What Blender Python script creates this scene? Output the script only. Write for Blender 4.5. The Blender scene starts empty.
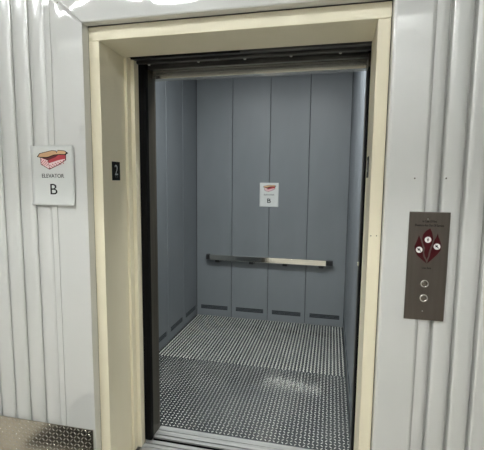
import bpy, bmesh, math, random
from mathutils import Vector, Matrix
random.seed(7)
S = bpy.context.scene
COL = S.collection
PI = math.pi

# ------------------------------------------------------------------ materials
def principled(name, color, rough=.5, metal=0., coat=0., coat_rough=.1, spec=.5, coat_ior=1.5):
    m = bpy.data.materials.new(name); m.use_nodes = True
    n = m.node_tree.nodes; b = n['Principled BSDF']
    b.inputs['Base Color'].default_value = (*color, 1)
    b.inputs['Roughness'].default_value = rough
    b.inputs['Metallic'].default_value = metal
    b.inputs['Coat Weight'].default_value = coat
    b.inputs['Coat Roughness'].default_value = coat_rough
    b.inputs['Specular IOR Level'].default_value = spec
    b.inputs['Coat IOR'].default_value = coat_ior
    return m

def srgb(r, g, b):
    f = lambda c: (c/255/12.92) if c/255 <= .04045 else ((c/255+.055)/1.055)**2.4
    return (f(r), f(g), f(b))

def noise_mix(m, c1, c2, scale=(3, 3, 3), detail=4, lo=.35, hi=.65, rough_var=None, bump=0., bump_scale=None):
    """object-space noise between two colours, optional roughness variation and fine bump"""
    nt = m.node_tree; n = nt.nodes; L = nt.links; b = n['Principled BSDF']
    tc = n.new('ShaderNodeTexCoord'); mp = n.new('ShaderNodeMapping')
    mp.inputs['Scale'].default_value = scale
    L.new(tc.outputs['Object'], mp.inputs['Vector'])
    nz = n.new('ShaderNodeTexNoise'); nz.inputs['Scale'].default_value = 1.0
    nz.inputs['Detail'].default_value = detail
    L.new(mp.outputs['Vector'], nz.inputs['Vector'])
    r = n.new('ShaderNodeValToRGB')
    r.color_ramp.elements[0].position = lo; r.color_ramp.elements[1].position = hi
    r.color_ramp.elements[0].color = (*c1, 1); r.color_ramp.elements[1].color = (*c2, 1)
    L.new(nz.outputs['Fac'], r.inputs['Fac'])
    L.new(r.outputs['Color'], b.inputs['Base Color'])
    if rough_var:
        mr = n.new('ShaderNodeMapRange')
        mr.inputs['To Min'].default_value, mr.inputs['To Max'].default_value = rough_var
        L.new(nz.outputs['Fac'], mr.inputs['Value']); L.new(mr.outputs['Result'], b.inputs['Roughness'])
    if bump:
        n2 = n.new('ShaderNodeTexNoise'); n2.inputs['Scale'].default_value = 1.0; n2.inputs['Detail'].default_value = 3
        mp2 = n.new('ShaderNodeMapping'); mp2.inputs['Scale'].default_value = bump_scale or scale
        L.new(tc.outputs['Object'], mp2.inputs['Vector']); L.new(mp2.outputs['Vector'], n2.inputs['Vector'])
        bp = n.new('ShaderNodeBump'); bp.inputs['Strength'].default_value = bump; bp.inputs['Distance'].default_value = .002
        L.new(n2.outputs['Fac'], bp.inputs['Height']); L.new(bp.outputs['Normal'], b.inputs['Normal'])
    return m

M = {}
M['white_flat'] = noise_mix(principled('white_flat', (.6, .6, .58), .5, coat=1., coat_rough=.035, coat_ior=1.95),
                            srgb(205, 206, 201), srgb(210, 210, 206), (2, 2, 2))
M['white_rib'] = noise_mix(principled('white_rib', (.6, .6, .58), .45, coat=1., coat_rough=.13, coat_ior=1.95),
                           srgb(205, 206, 201), srgb(210, 210, 206), (6, 6, .6))
M['beige'] = noise_mix(principled('beige', (.6, .55, .4), .42), srgb(227, 219, 192), srgb(232, 224, 198), (5, 5, 1.2), bump=.03, bump_scale=(90, 90, 60))
M['cab_paint'] = noise_mix(principled('cab_paint', (.2, .22, .25), .42), srgb(113, 118, 121), srgb(121, 126, 129), (3, 3, 1.2), 5, .3, .7,
                           rough_var=(.36, .46), bump=.05, bump_scale=(60, 60, 30))
M['cab_dark'] = principled('cab_dark', srgb(20, 22, 24), .7, spec=.2)
M['vent_bar'] = principled('vent_bar', srgb(88, 94, 99), .5)
M['plate'] = noise_mix(principled('plate', (.3, .31, .31), .4, metal=.75), srgb(96, 101, 103), srgb(130, 133, 131), (4, 2, 1), 6, .35, .7, rough_var=(.08, .18))
M['lug'] = noise_mix(principled('lug', (.6, .6, .58), .36, metal=.4), srgb(204, 204, 196), srgb(226, 225, 216), (5, 5, 1), 4)
M['kick'] = noise_mix(principled('kick', (.3, .28, .25), .25, metal=1.), srgb(186, 180, 166), srgb(206, 199, 185), (6, 6, 6), 5)
M['kick_lug'] = principled('kick_lug', srgb(215, 211, 202), .2, metal=1.)
M['stainless'] = noise_mix(principled('stainless', (.6, .6, .57), .16, metal=.8), srgb(200, 198, 190), srgb(216, 214, 206), (1.5, 40, 90), 3)
M['rail'] = noise_mix(principled('rail', (.8, .8, .77), .1, metal=1.), srgb(226, 224, 216), srgb(238, 236, 228), (1.5, 40, 90), 3)
M['dark_stainless'] = noise_mix(principled('dark_stainless', (.2, .19, .17), .36, metal=.6), srgb(76, 71, 60), srgb(96, 90, 77), (60, 60, 2), 4)
M['alu'] = noise_mix(principled('alu', (.6, .6, .58), .38, metal=.45), srgb(176, 177, 174), srgb(205, 205, 200), (2, 60, 1), 4)
M['black'] = principled('black', srgb(4, 4, 5), .6, spec=.12)
M['track'] = noise_mix(principled('track', (.05, .05, .05), .34, metal=.5), srgb(46, 46, 46), srgb(84, 83, 79), (4, 50, 50), 4)
M['rail_cap'] = principled('rail_cap', srgb(26, 27, 29), .5)
M['panel'] = noise_mix(principled('panel', (.25, .23, .2), .36, metal=.9), srgb(104, 97, 90), srgb(110, 103, 96), (60, 3, 3), 3)
M['burgundy'] = principled('burgundy', srgb(62, 8, 15), .65, spec=.15)
M['print_black'] = principled('print_black', srgb(16, 16, 18), .7, spec=.15)
M['print_dark'] = principled('print_dark', srgb(22, 18, 20), .7, spec=.15)
M['white'] = principled('white', srgb(232, 232, 228), .5)
M['paper'] = principled('paper', srgb(207, 209, 205), .7, spec=.2)
M['screw_white'] = principled('screw_white', srgb(240, 240, 236), .4)
M['chrome'] = principled('chrome', srgb(225, 224, 220), .12, metal=1.)
M['button'] = principled('button', srgb(120, 114, 106), .12, metal=1.)
M['tray_tan'] = principled('tray_tan', srgb(203, 164, 124), .7)
M['tray_red'] = principled('tray_red', srgb(168, 58, 66), .7)
M['tray_pink'] = principled('tray_pink', srgb(232, 206, 204), .7)
M['tray_dark'] = principled('tray_dark', srgb(84, 22, 24), .7)
M['plate_black'] = principled('plate_black', srgb(8, 8, 10), .5, spec=.2)
M['numeral'] = principled('numeral', srgb(190, 192, 196), .5)
M['concrete'] = noise_mix(principled('concrete', (.3, .3, .29), .6), srgb(208, 202, 190), srgb(216, 210, 199), (2, 2, 2))
M['room_wall'] = principled('room_wall', srgb(228, 228, 226), .6)
M['side_wall'] = principled('side_wall', srgb(70, 70, 70), .6)
M['room_ceiling'] = principled('room_ceiling', srgb(120, 120, 119), .8)
M['dark_grey'] = principled('dark_grey', srgb(70, 70, 72), .7)

def emissive(name, color, strength):
    m = bpy.data.materials.new(name); m.use_nodes = True
    n = m.node_tree.nodes; n.clear()
    e = n.new('ShaderNodeEmission'); o = n.new('ShaderNodeOutputMaterial')
    e.inputs['Color'].default_value = (*color, 1); e.inputs['Strength'].default_value = strength
    m.node_tree.links.new(e.outputs[0], o.inputs[0]); return m
M['tube'] = emissive('tube', (.975, 1., 1.), 88.)
M['tube_fill'] = emissive('tube_fill', (.975, 1., .995), 130.)  # for the added fill row at the rear wall
M['downlight'] = emissive('downlight', (.95, .985, 1.), 104.)

# ------------------------------------------------------------------ helpers
def link(name, me, mats, parent=None):
    """one mesh object whose origin is the base centre of its own bounds"""
    vs = [v.co for v in me.vertices]
    lo = Vector([min(v[i] for v in vs) for i in range(3)]); hi = Vector([max(v[i] for v in vs) for i in range(3)])
    c = Vector(((lo.x+hi.x)/2, (lo.y+hi.y)/2, lo.z))
    me.transform(Matrix.Translation(-c))
    if not isinstance(mats, (list, tuple)): mats = [mats]
    if not me.materials:
        for m in mats: me.materials.append(M[m])
    o = bpy.data.objects.new(name, me); COL.objects.link(o)
    o['wl'] = list(c)
    if parent: o.parent = parent; o.location = c - Vector(parent['wl'])
    else: o.location = c
    return o

def thing(name, label, cat, loc, group=None):
    o = bpy.data.objects.new(name, None); COL.objects.link(o)
    o.location = loc; o.empty_display_size = .1; o['wl'] = list(loc)
    o['label'] = label; o['category'] = cat
    if group: o['group'] = group
    return o

def tag(o, label, cat, group=None):
    o['label'] = label; o['category'] = cat
    if group: o['group'] = group
    return o

def struct(o): o['kind'] = 'structure'; return o

def box_bm(bm, lo, hi, mat=0):
    vs = [bm.verts.new((x, y, z)) for x in (lo[0], hi[0]) for y in (lo[1], hi[1]) for z in (lo[2], hi[2])]
    for f in ((0, 1, 3, 2), (4, 6, 7, 5), (0, 4, 5, 1), (2, 3, 7, 6), (0, 2, 6, 4), (1, 5, 7, 3)):
        bm.faces.new([vs[i] for i in f]).material_index = mat

def done(bm, bevel=0., seg=2):
    bmesh.ops.recalc_face_normals(bm, faces=bm.faces[:])
    if bevel:
        es = [e for e in bm.edges if len(e.link_faces) == 2 and e.calc_face_angle() > .5]
        bmesh.ops.bevel(bm, geom=es, offset=bevel, segments=seg, affect='EDGES', profile=.5)
    me = bpy.data.meshes.new('m'); bm.to_mesh(me); bm.free(); return me

def boxes(lst, bevel=0.):
    bm = bmesh.new()
    for b in lst: box_bm(bm, b[0], b[1], b[2] if len(b) > 2 else 0)
    return done(bm, bevel)

def prism(pts, axis, a, b, bevel=0.):
    """polygon pts extruded along axis from a to b.  axis z: pts=(x,y); x: pts=(y,z); y: pts=(x,z)"""
    mk = {'z': lambda p, t: (p[0], p[1], t), 'x': lambda p, t: (t, p[0], p[1]), 'y': lambda p, t: (p[0], t, p[1])}[axis]
    bm = bmesh.new()
    A = [bm.verts.new(mk(p, a)) for p in pts]; B = [bm.verts.new(mk(p, b)) for p in pts]
    bm.faces.new(A); bm.faces.new(B[::-1]); n = len(pts)
    for i in range(n): bm.faces.new((A[i], A[(i+1) % n], B[(i+1) % n], B[i]))
    return done(bm, bevel)

def cyl(c, r, h, axis='y', seg=24, bevel=0., r2=None):
    bm = bmesh.new()
    bmesh.ops.create_cone(bm, cap_ends=True, segments=seg, radius1=r, radius2=r if r2 is None else r2, depth=h)
    rot = {'z': Matrix(), 'y': Matrix.Rotation(PI/2, 4, 'X'), 'x': Matrix.Rotation(PI/2, 4, 'Y')}[axis]
    bm.transform(Matrix.Translation(c) @ rot)
    return done(bm, bevel)

def dome(c, r, squash, axis='y', seg=20):
    bm = bmesh.new(); bmesh.ops.create_uvsphere(bm, u_segments=seg, v_segments=10, radius=r)
    sc = {'y': (1, squash, 1), 'x': (squash, 1, 1), 'z': (1, 1, squash)}[axis]
    bm.transform(Matrix.Translation(c) @ Matrix.Diagonal((*sc, 1)))
    me = done(bm)
    for p in me.polygons: p.use_smooth = True
    return me

def ring(c, R, r, seg=32):
    """torus lying in the xz plane"""
    bm = bmesh.new(); k = 8; g = []
    for i in range(seg):
        a = 2*PI*i/seg; row = []
        for j in range(k):
            b = 2*PI*j/k; q = R+r*math.cos(b)
            row.append(bm.verts.new((c[0]+q*math.cos(a), c[1]+r*math.sin(b), c[2]+q*math.sin(a))))
        g.append(row)
    for i in range(seg):
        for j in range(k):
            bm.faces.new((g[i][j], g[(i+1) % seg][j], g[(i+1) % seg][(j+1) % k], g[i][(j+1) % k]))
    me = done(bm)
    for p in me.polygons: p.use_smooth = True
    return me

def text_mesh(s, width, height, c, right=(1, 0, 0), up=(0, 0, 1), depth=.0004, bold=0.):
    cu = bpy.data.curves.new('t', 'FONT'); cu.body = s; cu.extrude = .01; cu.offset = bold; cu.resolution_u = 4
    cu.align_x = 'LEFT'
    o = bpy.data.objects.new('t', cu); COL.objects.link(o)
    me = bpy.data.meshes.new_from_object(o)
    bpy.data.objects.remove(o); bpy.data.curves.remove(cu)
    xs = [v.co.x for v in me.vertices]; ys = [v.co.y for v in me.vertices]
    x0, x1, y0, y1 = min(xs), max(xs), min(ys), max(ys)
    R_, U_ = Vector(right), Vector(up); N_ = R_.cross(U_); c = Vector(c)
    for v in me.vertices:
        v.co = c + R_*((v.co.x-(x0+x1)/2)/(x1-x0)*width) + U_*((v.co.y-(y0+y1)/2)/(y1-y0)*height) + N_*(v.co.z/.01*depth)
    me.materials.clear()
    return me

def sheet(fn, us, vs, thick=.0012, smooth=True):
    """grid surface fn(u,v)->(x,y,z), given a little thickness towards +y"""
    bm = bmesh.new()
    g = [[bm.verts.new(fn(u, v)) for v in vs] for u in us]
    for i in range(len(us)-1):
        for j in range(len(vs)-1): bm.faces.new((g[i][j], g[i+1][j], g[i+1][j+1], g[i][j+1]))
    bmesh.ops.recalc_face_normals(bm, faces=bm.faces[:])
    f0 = bm.faces[0]; f0.normal_update()
    if f0.normal.y > 0: bmesh.ops.reverse_faces(bm, faces=bm.faces[:])
    bmesh.ops.solidify(bm, geom=bm.faces[:], thickness=thick)
    me = bpy.data.meshes.new('m'); bm.to_mesh(me); bm.free()
    if smooth:
        for p in me.polygons: p.use_smooth = True
    return me

def lin(a, b, n): return [a+(b-a)*i/n for i in range(n+1)]

def lug_plate(lo, hi, pitch, L, W, H, axis, row=None, tilt=PI/4):
    """diamond plate: a slab with raised lugs at alternate +-45 degrees, all one mesh.
    axis 'z': slab lies flat, lugs point up; axis 'y': slab stands, lugs point to -y"""
    bm = bmesh.new(); box_bm(bm, lo, hi, 0)
    bmesh.ops.recalc_face_normals(bm, faces=bm.faces[:])
    me = bpy.data.meshes.new('m')
    verts = [tuple(v.co) for v in bm.verts]; bm.verts.index_update()
    faces = [[v.index for v in f.verts] for f in bm.faces]; bm.free()
    mi = [0]*len(faces)
    if axis == 'z': a0, a1, b0, b1 = lo[0], hi[0], lo[1], hi[1]; P = lambda a, b, h: (a, b, hi[2]+h)
    else: a0, a1, b0, b1 = lo[0], hi[0], lo[2], hi[2]; P = lambda a, b, h: (a, lo[1]-h, b)
    na = int((a1-a0-L*.4)/pitch); row = row or pitch; nb = int((b1-b0-L*.8)/row)+1
    oa = a0+((a1-a0)-(na-1)*pitch)/2; ob = b0+((b1-b0)-(nb-1)*row)/2
    rg = [(math.cos(2*PI*k/8), math.sin(2*PI*k/8)) for k in range(8)]
    flip = axis == 'y'
    for i in range(na):
        for j in range(nb):
            ang = tilt if (i+j) % 2 else PI/2+tilt if tilt == PI/4 else PI-tilt
            c, s = math.cos(ang), math.sin(ang)
            ca, cb = oa+i*pitch, ob+j*row; k0 = len(verts)
            for rr, hh in ((1., 0.), (.72, H*.8)):
                for x, y in rg:
                    px, py = x*L/2*rr, y*W/2*rr
                    verts.append(P(ca+px*c-py*s, cb+px*s+py*c, hh))
            verts.append(P(ca, cb, H))
            for k in range(8):
                k2 = (k+1) % 8
                q = [k0+k, k0+k2, k0+8+k2, k0+8+k]; t = [k0+8+k, k0+8+k2, k0+16]
                faces.append(q if not flip else q); faces.append(t); mi += [1, 1]
    me.from_pydata(verts, [], faces); me.update()
    me.polygons.foreach_set('material_index', mi)
    me.polygons.foreach_set('use_smooth', [m == 1 for m in mi])
    return me

# ------------------------------------------------------------------ dimensions (metres)
W, H = 1.194, 2.134                 # frame opening
XL, XR, YF, YB, ZC = -.41, 1.209, .466, 2.458, 2.66     # inside of the elevator cab
FY = -.046                         # face of the white flat trim
TL, TR, TT = -.0522, 1.2440, 2.198    # inner edges of the white trim
SL, SR = -.240, 1.391               # outer edges of the white trim
HT = 2.362                          # top of the white head trim
RX0, RX1, RY, RZ = -4.2, 4.4, -2.85, 3.3                # the landing room

# ------------------------------------------------------------------ landing room (setting)
struct(link('floor', boxes([((RX0, RY, -.06), (RX1, .2, 0))]), 'concrete'))
struct(link('ceiling', boxes([((RX0, RY, RZ), (RX1, .34, RZ+.06))]), 'room_ceiling'))
struct(link('wall_back', boxes([((RX0, RY-.08, 0), (RX1, RY, RZ))]), 'room_wall'))
struct(link('wall_side', boxes([((RX0-.08, RY, 0), (RX0, .34, RZ))]), 'side_wall'))
struct(link('wall_side', boxes([((RX1, RY, 0), (RX1+.08, .34, RZ))]), 'side_wall'))
struct(link('wall_core', boxes([((RX0, .0, 0), (TL-.008, .30, RZ)), ((TR+.008, .0, 0), (RX1, .30, RZ)),
                                ((TL-.008, .0, TT+.008), (TR+.008, .30, RZ))]), 'dark_grey'))

struct(link('wall_shaft', boxes([((XL-.35, .302, -.20), (XL-.25, 2.85, 3.0))]), 'concrete'))
struct(link('wall_shaft', boxes([((XR+.25, .302, -.20), (XR+.35, 2.85, 3.0))]), 'concrete'))
struct(link('wall_shaft', boxes([((XL-.25, 2.75, -.20), (XR+.25, 2.85, 3.0))]), 'concrete'))
struct(link('floor_shaft', boxes([((XL-.25, .302, -.20), (XR+.25, 2.75, -.12))]), 'concrete'))
struct(link('ceiling_shaft', boxes([((XL-.25, .302, 2.9), (XR+.25, 2.75, 3.0))]), 'concrete'))

# corrugated sheet: wide flat crests, narrow grooves
def rib_profile(x0, x1, groove_x, pitch, side, crest=-.0415):
    pts = []
    k0 = math.floor((x0-groove_x)/pitch)-1; k1 = math.ceil((x1-groove_x)/pitch)+1
    if side == 'L': shape = ((-.030, .0), (-.020, .0006), (-.012, .002), (-.006, .005), (-.0022, .010), (-.0018, .030), (.0018, .030), (.0024, .012), (.006, .0075), (.011, .0040), (.017, .0016), (.024, .0004), (.032, 0.))
    else: shape = ((-.034, .0), (-.026, .0006), (-.019, .0024), (-.013, .0056), (-.008, .0100), (-.0045, .0175), (-.0035, .036), (.0025, .036), (.0035, .010), (.0055, .0040), (.009, .0012), (.014, 0.), (.026, 0.))
    for k in range(k0, k1+1):
        for dx, dy in shape: pts.append((groove_x+k*pitch+dx*pitch/.08, crest+dy))
    pts = [p for p in pts if x0 < p[0] < x1]
    return [(x0, crest+.001)]+pts+[(x1, crest+.001)]
def corrugated(name, x0, x1, z0, z1, groove, pitch, side):
    pts = rib_profile(x0, x1, groove, pitch, side)
    bm = bmesh.new(); zs = lin(z0, z1, 24); rng = random.Random(3)
    ph = [rng.uniform(0, 6) for _ in pts]
    g = [[bm.verts.new((x, y+.0004*math.sin(5*z+ph[i])+.0003*math.sin(11*z+ph[i]*2), z)) for z in zs] for i, (x, y) in enumerate(pts)]
    for i in range(len(pts)-1):
        for j in range(len(zs)-1): bm.faces.new((g[i][j], g[i+1][j], g[i+1][j+1], g[i][j+1]))
    bmesh.ops.recalc_face_normals(bm, faces=bm.faces[:])
    f0 = bm.faces[0]; f0.normal_update()
    if f0.normal.y > 0: bmesh.ops.reverse_faces(bm, faces=bm.faces[:])
    bmesh.ops.solidify(bm, geom=bm.faces[:], thickness=.0012)
    me = bpy.data.meshes.new('m'); bm.to_mesh(me); bm.free()
    for p in me.polygons: p.use_smooth = True
    me.set_sharp_from_angle(angle=.5)
    return struct(link(name, me, 'white_rib'))
wl = corrugated('wall_left', RX0, SL+.012, 0, RZ, -.250, .0912, 'L')
wr = corrugated('wall_right', SR-.012, RX1, 0, RZ, 1.445, .0790, 'R')
wt = corrugated('wall_front', SL+.014, SR-.014, HT-.02, RZ, .02, .08, 'R')

def screw(parent, x, z, y, r=.0035):
    link('screw', dome((x, y, z), r, .6), 'stainless', parent)
screw(wr, 1.459, 1.531, -.041)

# white flat trim, gently oil-canned sheet metal (the waves bend the lamp's reflection)
def interp(tab, t):
    if t <= tab[0][0]: return tab[0][1]
    for (a, va), (b, vb) in zip(tab, tab[1:]):
        if t <= b:
            k = (t-a)/(b-a); k = k*k*(3-2*k); return va+(vb-va)*k
    return tab[-1][1]
# height on the wall at which the lamp should mirror along the head trim
LAMP_Z0 = 2.283
curve = [(-.24, 2.345), (-.206, 2.300), (-.18, 2.238), (-.165, 2.228), (-.13, 2.240), (-.084, 2.262), (0, 2.285), (.09, 2.281), (.228, 2.257), (.33, 2.236), (.44, 2.236), (.52, 2.250), (.62, 2.27), (.9, 2.25), (1.3, 2.27)]
def head_tilt(x): return (LAMP_Z0-interp(curve, x))*.48
def wave_head(x, z): return FY+head_tilt(x)*(z-TT-.02)
def trim_left(u, v):
    zt = TT+(TL-u)/(TL-SL)*(HT-TT)
    z = v*zt
    y = FY+.0005*math.sin(7*z+2*u)
    k = max(0, min(1, (z-2.02)/.2)); y = y*(1-k)+wave_head(u, z)*k if z > 2.02 else y
    return (u, y, z)
trim_l = struct(link('trim_left', sheet(trim_left, lin(SL, TL, 48), [i/110 for i in range(111)]), 'white_flat'))
link('edge_return', boxes([((TL-.0012, FY, 0), (TL, -.0005, TT))]), 'white_flat', trim_l)
link('folded_lip', boxes([((SL, FY-.0045, 0), (SL+.028, FY-.0005, 2.325))], .0015), 'white_flat', trim_l)
screw(trim_l, -.171, 2.292, FY)
def trim_head(u, v):
    z = TT+v*(HT-TT)
    xa = TL+v*(SL-TL); xb = TR+v*(SR-TR); x = xa+u*(xb-xa)
    return (x, wave_head(x, z)-.0004, z)
trim_h = struct(link('trim_head', sheet(trim_head, lin(0, 1, 120), lin(0, 1, 14)), 'white_flat'))
link('edge_return', boxes([((TL, FY, TT), (TR, -.003, TT+.0012))]), 'white_flat', trim_h)
def trim_right(u, v):
    zt = TT+(u-TR)/(SR-TR)*(HT-TT); z = v*zt
    return (u, FY+.0006*math.sin(6*z+4*u+1), z)
trim_r = struct(link('trim_right', sheet(trim_right, lin(TR, SR, 10), [i/60 for i in range(61)]), 'white_flat'))
link('edge_return', boxes([((TR, FY, 0), (TR+.0012, -.003, TT))]), 'white_flat', trim_r)
screw(trim_r, 1.349, 1.530, FY)

# ------------------------------------------------------------------ beige steel door frame
t = thing('door_frame', 'cream painted steel elevator door frame with a deep stepped jamb on its left', 'door frame', ((W)/2, .1, 0))
link('jamb', prism([(TL+.0003, 0), (0, 0), (0, .215), (.015, .215), (.015, .253), (.036, .253), (.036, .300), (TL+.0003, .300)], 'z', 0, H, .0018), 'beige', t)
link('jamb', prism([(W, 0), (TR-.0015, 0), (TR-.0015, .250), (W, .250)], 'z', 0, H, .0018), 'beige', t)
hd = link('header', prism([(0, H+.001), (0, TT-.003), (.215, TT-.003), (.215, 2.124)], 'x', TL+.0003, TR-.0015, .0018), 'beige', t)
for x, z in ((1.204, 1.298), (1.226, 1.299)):
    link('screw_hole', cyl((x, -.0004, z), .0022, .002), 'cab_dark', t)

# ------------------------------------------------------------------ landing door, track, sill
d = tag(link('sliding_door', boxes([((-.40, .304, .012), (.073, .334, 2.150))], .002), 'black'),
        'black edge of the landing door slid open behind the left jamb', 'sliding door')
p_ = tag(link('strike_post', boxes([((1.1855, .256, 0), (1.235, .334, 2.03))], .001), 'black'),
         'thin black strike post behind the right jamb', 'post')
t = thing('door_track', 'black overhead door track under the frame header with small screws', 'door track', (.6, .32, 2.08))
link('rail_channel', boxes([((.0365, .226, 2.119), (1.1935, .262, 2.16)), ((.0365, .262, 2.128), (1.1935, .276, 2.16)),
                            ((.0365, .276, 2.110), (1.1935, .300, 2.16)), ((.0745, .300, 2.118), (1.1845, .335, 2.16))], .002), 'track', t)
for x in (.088, .36, .602, .83, 1.061):
    link('screw', dome((x, .318, 2.117), .0075, .9), 'screw_white', t)
link('joint_plate', boxes([((.44, .270, 2.107), (.475, .304, 2.112))], .001), 'track', t)
link('gap_shade', boxes([((.0365, .217, 2.116), (.60, .2255, 2.15))]), 'black', t)  # black strip standing in for the dark open gap behind the soffit

t = thing('door_sill', 'grooved metal landing sill at the bottom of the elevator doorway', 'sill', (.6, .27, 0))
sill = [((.037, .201, 0), (1.193, .2515, .006))]
sill = [((.0375, .201, -.04), (1.1925, .335, -.018), 1), ((.0375, .201, -.018), (1.1925, .326, -.0081), 1)]
for y0, y1 in ((.201, .232), (.241, .262), (.268, .290), (.300, .326)):
    sill.append(((.0375, y0, -.008), (1.1850 if y1 > .25 else 1.1925, y1, 0)))
link('tread', boxes(sill, .0), ['alu', 'black'], t)

# ------------------------------------------------------------------ elevator cab
cab = thing('elevator_cab', 'blue grey elevator cab with a diamond plate floor behind the open doorway', 'elevator', ((XL+XR)/2, (YF+YB)/2, 0))
g = .0025
def vent_mesh(a0, a1, z0, z1, plane):
    bm = bmesh.new()
    def bx(a, b, za, zb, d0, d1, m):
        if plane == 'back': box_bm(bm, (a, YB-d1, za), (b, YB-d0, zb), m)
        elif plane == 'left': box_bm(bm, (XL+d0, a, za), (XL+d1, b, zb), m)
        else: box_bm(bm, (XR-d1, a, za), (XR-d0, b, zb), m)
    bx(a0, a1, z0, z1, 0, .0006, 0)
    n = 26
    for i in range(n+1):
        x = a0+(a1-a0)*i/n; bx(x-.0014, x+.0014, z0, z1, .0006, .0016, 1)
    for k in range(1, 3):
        z = z0+(z1-z0)*k/3; bx(a0, a1, z-.0012, z+.0012, .0006, .0014, 1)
    return done(bm)
pw = (XR-XL)/4
for i in range(4):
    a, b = XL+i*pw, XL+(i+1)*pw
    w = link('wall_panel', boxes([((a+g, YB, .0), (b-g, YB+.02, ZC))], .0022), 'cab_paint', cab)
    link('vent', vent_mesh(a+.052, b-.045, .078, .122, 'back'), ['cab_dark', 'vent_bar'], w)
link('seam_backing', boxes([((XL-.03, YB+.0195, 0), (XR+.03, YB+.03, ZC))]), 'cab_dark', cab)
n = 5; pd = (YB-YF)/n
for i in range(n):
    a, b = YF+i*pd, YF+(i+1)*pd
    w = link('wall_panel', boxes([((XL-.02, a+g, 0), (XL, b-g, ZC))], .0022), 'cab_paint', cab)
    link('vent', vent_mesh(a+.052, b-.048, .078, .122, 'left'), ['cab_dark', 'vent_bar'], w)
    w = link('wall_panel', boxes([((XR, a+g, 0), (XR+.02, b-g, ZC))], .0022), 'cab_paint', cab)
    link('vent', vent_mesh(a+.052, b-.048, .078, .122, 'right'), ['cab_dark', 'vent_bar'], w)
link('seam_backing', boxes([((XL-.03, YF, 0), (XL-.0195, YB, ZC))]), 'cab_dark', cab)
link('seam_backing', boxes([((XR+.0195, YF, 0), (XR+.03, YB, ZC))]), 'cab_dark', cab)
cc = link('ceiling_panel', boxes([((XL-.03, .36, ZC), (XR+.03, YB+.03, ZC+.03))]), 'cab_paint', cab)
for x in (XL+.38, XR-.38):
    link('ceiling_light', boxes([((x-.12, .50, ZC-.012), (x+.12, .74, ZC))], .003), 'downlight', cc)
# front return beside the door, stainless jamb edges and lintel
link('front_return', boxes([((XL-.03, .400, 0), (.0, YF, ZC))]), 'cab_paint', cab)
link('door_jamb', boxes([((.0, .340, 0), (.060, .452, 2.115))], .002), 'dark_stainless', cab)
link('door_jamb', boxes([((1.1900, .340, 0), (1.245, .465, 2.115))], .002), 'dark_stainless', cab)
link('lintel', boxes([((.060, .400, 2.062), (1.190, .452, 2.080)), ((.060, .405, 2.080), (1.190, .452, 2.108))], .0015), 'stainless', cab)
link('header_rail', boxes([((.061, .345, 2.098), (1.189, .356, 2.16)), ((.061, .356, 2.118), (1.189, .376, 2.16)),
                         ((.061, .376, 2.106), (1.189, .399, 2.16))], .0015), 'track', cab)
link('lintel_backing', boxes([((XL-.03, .41, 2.108), (XR+.03, YF, ZC))]), 'cab_dark', cab)
link('door_bumper', boxes([((1.181, .352, 1.098), (1.190, .372, 1.116))], .002), 'beige', cab)
# cab sill
link('cab_sill', boxes([((.0605, .354, -.008), (1.1895, .376, .0)), ((.0605, .386, -.008), (1.1895, .420, .0)),
                        ((.0605, .426, -.008), (1.1895, .464, .0)), ((.0605, .346, -.04), (1.1895, .464, -.018), 1), ((.0605, .354, -.018), (1.1895, .464, -.0081), 1)]), ['alu', 'black'], cab)
# diamond plate floor in two sheets
link('floor_plate', lug_plate((XL+.002, YF+.001, -.006), (XR-.002, 1.3731, 0), .0250, .0180, .0054, .0019, 'z'), ['plate', 'lug'], cab)
link('floor_plate', lug_plate((XL+.002, 1.3732, -.006), (XR-.002, YB-.002, 0), .0285, .0290, .0110, .0036, 'z', .0215, PI*.38), ['plate', 'lug'], cab)
# handrail
ry0, ry1, rz0, rz1 = 2.378, 2.392, .658, .716
hr = link('handrail', boxes([((-.235, ry0, rz0), (1.01, ry1, rz1))], .003), 'rail', cab)
link('end_cap', boxes([((-.275, ry0-.002, rz0+.004), (-.235, ry1+.03, rz1+.002))], .005), 'rail_cap', hr)
link('end_cap', boxes([((1.01, ry0+.010, rz0+.004), (1.078, ry1+.03, rz1-.004))], .006), 'rail_cap', hr)
for x in (-.152, .227, .586, .962):
    link('bracket', boxes([((x-.024, ry1, .630), (x+.024, YB-.003, .690)), ((x-.03, YB-.004, .628), (x+.03, YB, .700))], .003), 'rail_cap', hr)

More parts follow.
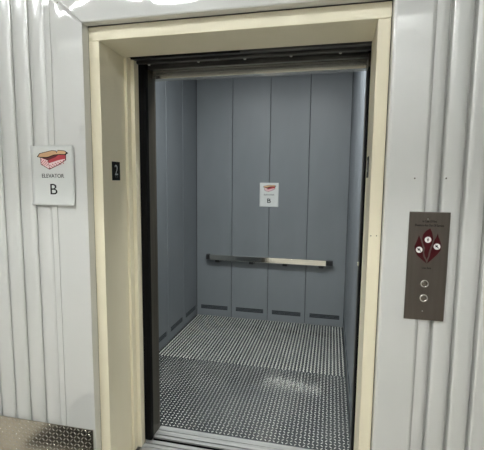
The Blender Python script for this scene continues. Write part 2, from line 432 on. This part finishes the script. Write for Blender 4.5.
# ------------------------------------------------------------------ signs
def poly_plate(pts, y, depth): return prism(pts, 'y', y-depth, y)
def tray(parent, ox, oz, s, y):
    """open tray drawing printed on the sheet; points in the big sign's own wall coordinates"""
    T = lambda pts: [(ox+(px+.225)*s, oz+(pz-1.595)*s) for px, pz in pts]
    rear = T([(-.286, 1.606), (-.246, 1.598), (-.150, 1.622), (-.151, 1.594), (-.190, 1.572), (-.240, 1.5515), (-.2845, 1.5745)])
    q = link('tray_outline', poly_plate(rear, y, .0002), 'tray_dark', parent)
    link('tray_side', poly_plate(T([(-.2825, 1.604), (-.2455, 1.593), (-.2405, 1.555), (-.2815, 1.577)]), y-.0002, .0002), 'tray_pink', q)
    link('tray_side', poly_plate(T([(-.2425, 1.583), (-.2, 1.598), (-.156, 1.604), (-.157, 1.595), (-.190, 1.576), (-.2380, 1.556)]), y-.0002, .0002), 'tray_pink', q)
    link('tray_rim', poly_plate(T([(-.2425, 1.592), (-.212, 1.615), (-.154, 1.621), (-.155, 1.600), (-.19, 1.594), (-.2420, 1.580)]), y-.0005, .0002), 'tray_red', q)
    bm = bmesh.new()                                                   # woven red checks
    for i in range(7):
        for j in range(4):
            if (i+j) % 2: continue
            u = i/7; x = -.281+u*.037; z = 1.598-u*.010-j*.006
            x, z = T([(x, z)])[0]; box_bm(bm, (x, y-.0006, z-.0045*s), (x+.0045*s, y-.0004, z))
    for i in range(11):
        for j in range(3):
            if (i+j) % 2: continue
            u = i/11; x = -.2385+u*.078; z = 1.573+u*.024-j*.006
            x, z = T([(x, z)])[0]; box_bm(bm, (x, y-.0006, z-.0045*s), (x+.0050*s, y-.0004, z))
    link('checks', done(bm), 'tray_red', q)
    link('tray_shadow', poly_plate(T([(-.281, 1.607), (-.247, 1.5925), (-.205, 1.6075), (-.190, 1.6175), (-.212, 1.6185), (-.248, 1.606)]), y-.0006, .0002), 'tray_dark', q)
    flap = T([(-.304, 1.609), (-.289, 1.6255), (-.224, 1.6385), (-.200, 1.6365), (-.196, 1.630), (-.192, 1.6395), (-.156, 1.6365), (-.138, 1.6255), (-.153, 1.6165), (-.182, 1.6180), (-.212, 1.6160), (-.248, 1.6035), (-.284, 1.6055)])
    link('flap_outline', poly_plate(flap, y-.0007, .0002), 'print_black', q)
    tan = T([(-.297, 1.6095), (-.287, 1.623), (-.224, 1.636), (-.202, 1.634), (-.198, 1.625), (-.191, 1.637), (-.157, 1.634), (-.149, 1.6265), (-.157, 1.6205), (-.182, 1.6215), (-.212, 1.6195), (-.248, 1.6085), (-.284, 1.6085)])
    link('flap', poly_plate(tan, y-.0009, .0002), 'tray_tan', q)

def paper(name, label, x0, x1, z0, z1, y, curl, group):
    root = thing(name, label, 'sign', ((x0+x1)/2, y, z0), group)
    f = lambda u, v: (x0+u*(x1-x0), y-curl*(max(0, .18-v)/.18)**2*(.6+.5*u)-curl*.25*max(0, u-.8)/.2, z0+v*(z1-z0))
    link('sheet', sheet(f, lin(0, 1, 12), lin(0, 1, 24), .0005), 'paper', root)
    return root
GS = 'printed elevator letter signs'
yl = -.0525
s1 = paper('paper_sign', 'white printed ELEVATOR B sign on the white corrugated wall left of the frame', -.342, -.112, 1.392, 1.668, yl, .010, GS)
tray(s1, -.228, 1.602, 1.02, yl-.0002)
link('lettering', text_mesh('ELEVATOR', .118, .0185, (-.226, yl-.0004, 1.529)), 'print_dark', s1)
link('lettering', text_mesh('B', .037, .049, (-.224, yl-.0004, 1.467), bold=.0), 'print_black', s1)
yb = YB-.0012
s2 = paper('paper_sign', 'small white ELEVATOR B sign on the back wall inside the cab', .297, .499, 1.248, 1.501, yb, .006, GS)
tray(s2, .398, 1.441, .86, yb-.0002)
link('lettering', text_mesh('ELEVATOR', .108, .016, (.398, yb-.0004, 1.375)), 'print_dark', s2)
link('lettering', text_mesh('B', .038, .046, (.398, yb-.0004, 1.312), bold=.01), 'print_black', s2)

# floor number plates in the jambs
def number_plate(label, side):
    if side == 'L':
        y0, y1, x = .079, .150, 0.; r = thing('number_plate', label, 'number plate', (x, .115, 1.51), 'floor number plates')
        link('plate', boxes([((0, y0, 1.511), (.003, y1, 1.602))], .001), 'plate_black', r)
        link('numeral', text_mesh('2', .027, .050, (.0032, (y0+y1)/2, 1.562), right=(0, 1, 0)), 'numeral', r)
        link('braille', boxes([((.003, .108+k*.006, 1.526+j*.006), (.0038, .110+k*.006, 1.528+j*.006)) for k, j in ((0, 0), (0, 1), (2, 0))]), 'numeral', r)
    else:
        y0, y1 = .120, .191; r = thing('number_plate', label, 'number plate', (W, .155, 1.53), 'floor number plates')
        link('plate', boxes([((W-.003, y0, 1.533), (W, y1, 1.624))], .001), 'plate_black', r)
        link('numeral', text_mesh('2', .027, .050, (W-.0032, (y0+y1)/2, 1.584), right=(0, -1, 0)), 'numeral', r)
number_plate('black plate with a pale 2 inside the left jamb of the cream frame', 'L')
number_plate('black floor number plate seen edge-on inside the right jamb', 'R')

# ------------------------------------------------------------------ hall call panel
t = thing('call_panel', 'brushed steel elevator call panel with red flames and two round buttons', 'call panel', (1.407, -.05, .985))
link('plate', boxes([((1.3365, -.0540, .983), (1.4800, -.0480, 1.404))], .0015), 'panel', t)
link('back_box', boxes([((1.352, -.0481, 1.02), (1.462, -.0420, 1.37))]), 'cab_dark', t)
yp = -.0540
mid = [(1.412, 1.342), (1.42, 1.326), (1.425, 1.303), (1.422, 1.284), (1.416, 1.267), (1.412, 1.25), (1.411, 1.235), (1.406, 1.222), (1.399, 1.236), (1.396, 1.249), (1.398, 1.266), (1.390, 1.285), (1.386, 1.302), (1.388, 1.317), (1.398, 1.332)]
lef = [(1.374, 1.315), (1.380, 1.3), (1.385, 1.285), (1.390, 1.268), (1.391, 1.249), (1.394, 1.232), (1.403, 1.218), (1.407, 1.206), (1.391, 1.219), (1.372, 1.236), (1.362, 1.254), (1.360, 1.271), (1.365, 1.286), (1.370, 1.3)]
rig = [(1.44, 1.324), (1.443, 1.311), (1.450, 1.294), (1.455, 1.277), (1.452, 1.258), (1.44, 1.241), (1.424, 1.223), (1.4085, 1.206), (1.411, 1.220), (1.416, 1.235), (1.419, 1.255), (1.425, 1.278), (1.429, 1.297), (1.436, 1.312)]
for P_ in (lef, mid, rig): link('flame', poly_plate(P_, yp, .0003), 'burgundy', t)
for cx, cz, kind in ((1.4065, 1.2985, 'm'), (1.3775, 1.2585, 's'), (1.4395, 1.2735, 's')):
    c_ = link('pictogram', cyl((cx, yp-.0004, cz), .0118, .0006, 'y', 28), 'white', t)
    if kind == 'm':
        fig = [((cx-.0018, yp-.0010, cz-.0065), (cx+.0018, yp-.0007, cz+.0025)), ((cx-.0016, yp-.0010, cz+.0035), (cx+.0016, yp-.0007, cz+.0065)),
               ((cx-.0038, yp-.0010, cz-.001), (cx+.0038, yp-.0007, cz+.0012))]
        link('figure', boxes(fig), 'print_black', c_)
    else:
        bm = bmesh.new(); box_bm(bm, (-.0088, -.0002, -.0015), (.0088, .0002, .0015))
        box_bm(bm, (-.004, -.0001, -.0045), (.0005, .0001, .0045))
        bm.transform(Matrix.Translation((cx, yp-.0009, cz)) @ Matrix.Rotation(PI/4, 4, 'Y'))
        link('slash', done(bm), 'print_black', c_)
link('lettering', text_mesh('In Case Of Fire', .049, .0085, (1.4085, yp-.0001, 1.3685), bold=.02), 'print_dark', t)
link('lettering', text_mesh('Elevators Are Out Of Service', .101, .0088, (1.4085, yp-.0001, 1.3535), bold=.02), 'print_dark', t)
link('lettering', text_mesh('Use Exit', .033, .0075, (1.4075, yp-.0001, 1.189), bold=.015), 'print_dark', t)
for bz in (1.128, 1.071):
    b_ = link('button', dome((1.404, yp-.001, bz), .0105, .35), 'button', t)
    link('button_ring', ring((1.404, yp-.001, bz), .0128, .0030), 'chrome', b_)
for z in (1.378, 1.019):
    link('screw', dome((1.4025, yp, z), .003, .6), 'chrome', t)

# ------------------------------------------------------------------ diamond plate kick guard on the left wall
t = lug_plate((-2.6, -.0555, 0.0), (-.060, -.0515, .286), .0205, .0185, .0052, .0017, 'y')
for v in t.vertices:                                                    # its top edge is not quite level
    if v.co.z > .0: v.co.z *= (1+.035*(v.co.x+.33))
t = tag(link('kick_plate', t, ['kick', 'kick_lug']), 'shiny diamond plate guard along the foot of the left corrugated wall', 'kick plate')

# ------------------------------------------------------------------ landing lamps (near row mirrored in the white trim, rear row added as fill)
def strip_lamp(x, y, label, tube='tube', r0=.012):
    r = thing('strip_light', label, 'ceiling light', (x, y, RZ-.09), 'fluorescent strips of the landing')
    link('housing', boxes([((x-.62, y-.025, RZ-.05), (x+.62, y+.025, RZ))], .004), 'white', r)
    link('tube', cyl((x, y, RZ-.05-r0-.003), r0, 1.2, 'x', 16), tube, r)
for k, x in enumerate((-1.35, .0, 1.35)):
    strip_lamp(x, -1.95, ['white fluorescent strip light leftmost in the landing ceiling row near the doorway', 'white fluorescent strip light in the middle of the landing ceiling row near the doorway',
                          'white fluorescent strip light rightmost in the landing ceiling row near the doorway'][k])
for x, w_ in ((-1.35, 'first from the left'), (.0, 'in the middle'), (1.35, 'first from the right')):
    strip_lamp(x, -2.70, 'added unseen fill strip washing the landing rear wall, '+w_, 'tube_fill')  # unseen fill row, added so the rear wall lights the doorway from the front
struct(link('ceiling_baffle', boxes([((RX0, -2.43, RZ-.25), (RX1, -2.39, RZ))]), 'dark_grey'))  # unseen board, added to hide the fill tubes and mirror as a dark band
struct(link('floor_dark_card', boxes([((-.62, -.75, 0), (.02, -.22, .012))], .003), 'black'))  # unseen black slab, added for the dark reflection in the kick plate

# ------------------------------------------------------------------ world, camera, view
w = bpy.data.worlds.new('World'); S.world = w; w.use_nodes = True
w.node_tree.nodes['Background'].inputs[0].default_value = (.02, .02, .022, 1)
w.node_tree.nodes['Background'].inputs[1].default_value = .3

cam = bpy.data.cameras.new('camera'); co = bpy.data.objects.new('camera', cam); COL.objects.link(co)
cam.sensor_fit = 'HORIZONTAL'; cam.sensor_width = 36.; cam.lens = 391.374*36/484; cam.clip_start = .02
yaw, pitch, roll = .2245, -.1106, .0100
f = Vector((-math.sin(yaw), math.cos(yaw), 0)); r = Vector((math.cos(yaw), math.sin(yaw), 0)); u = Vector((0, 0, 1))
f2 = f*math.cos(pitch)+u*math.sin(pitch); u2 = u*math.cos(pitch)-f*math.sin(pitch)
r3 = r*math.cos(roll)+u2*math.sin(roll); u3 = u2*math.cos(roll)-r*math.sin(roll)
m = Matrix((r3, u3, -f2)).transposed().to_4x4(); m.translation = (1.0448, -1.6479, 1.5113)
co.matrix_world = m
S.camera = co
for o in bpy.data.objects:
    if 'wl' in o: del o['wl']
vs = S.view_settings
vs.view_transform = 'Standard'; vs.look = 'None'; vs.gamma = 1; vs.use_curve_mapping = False
vs.exposure = .53
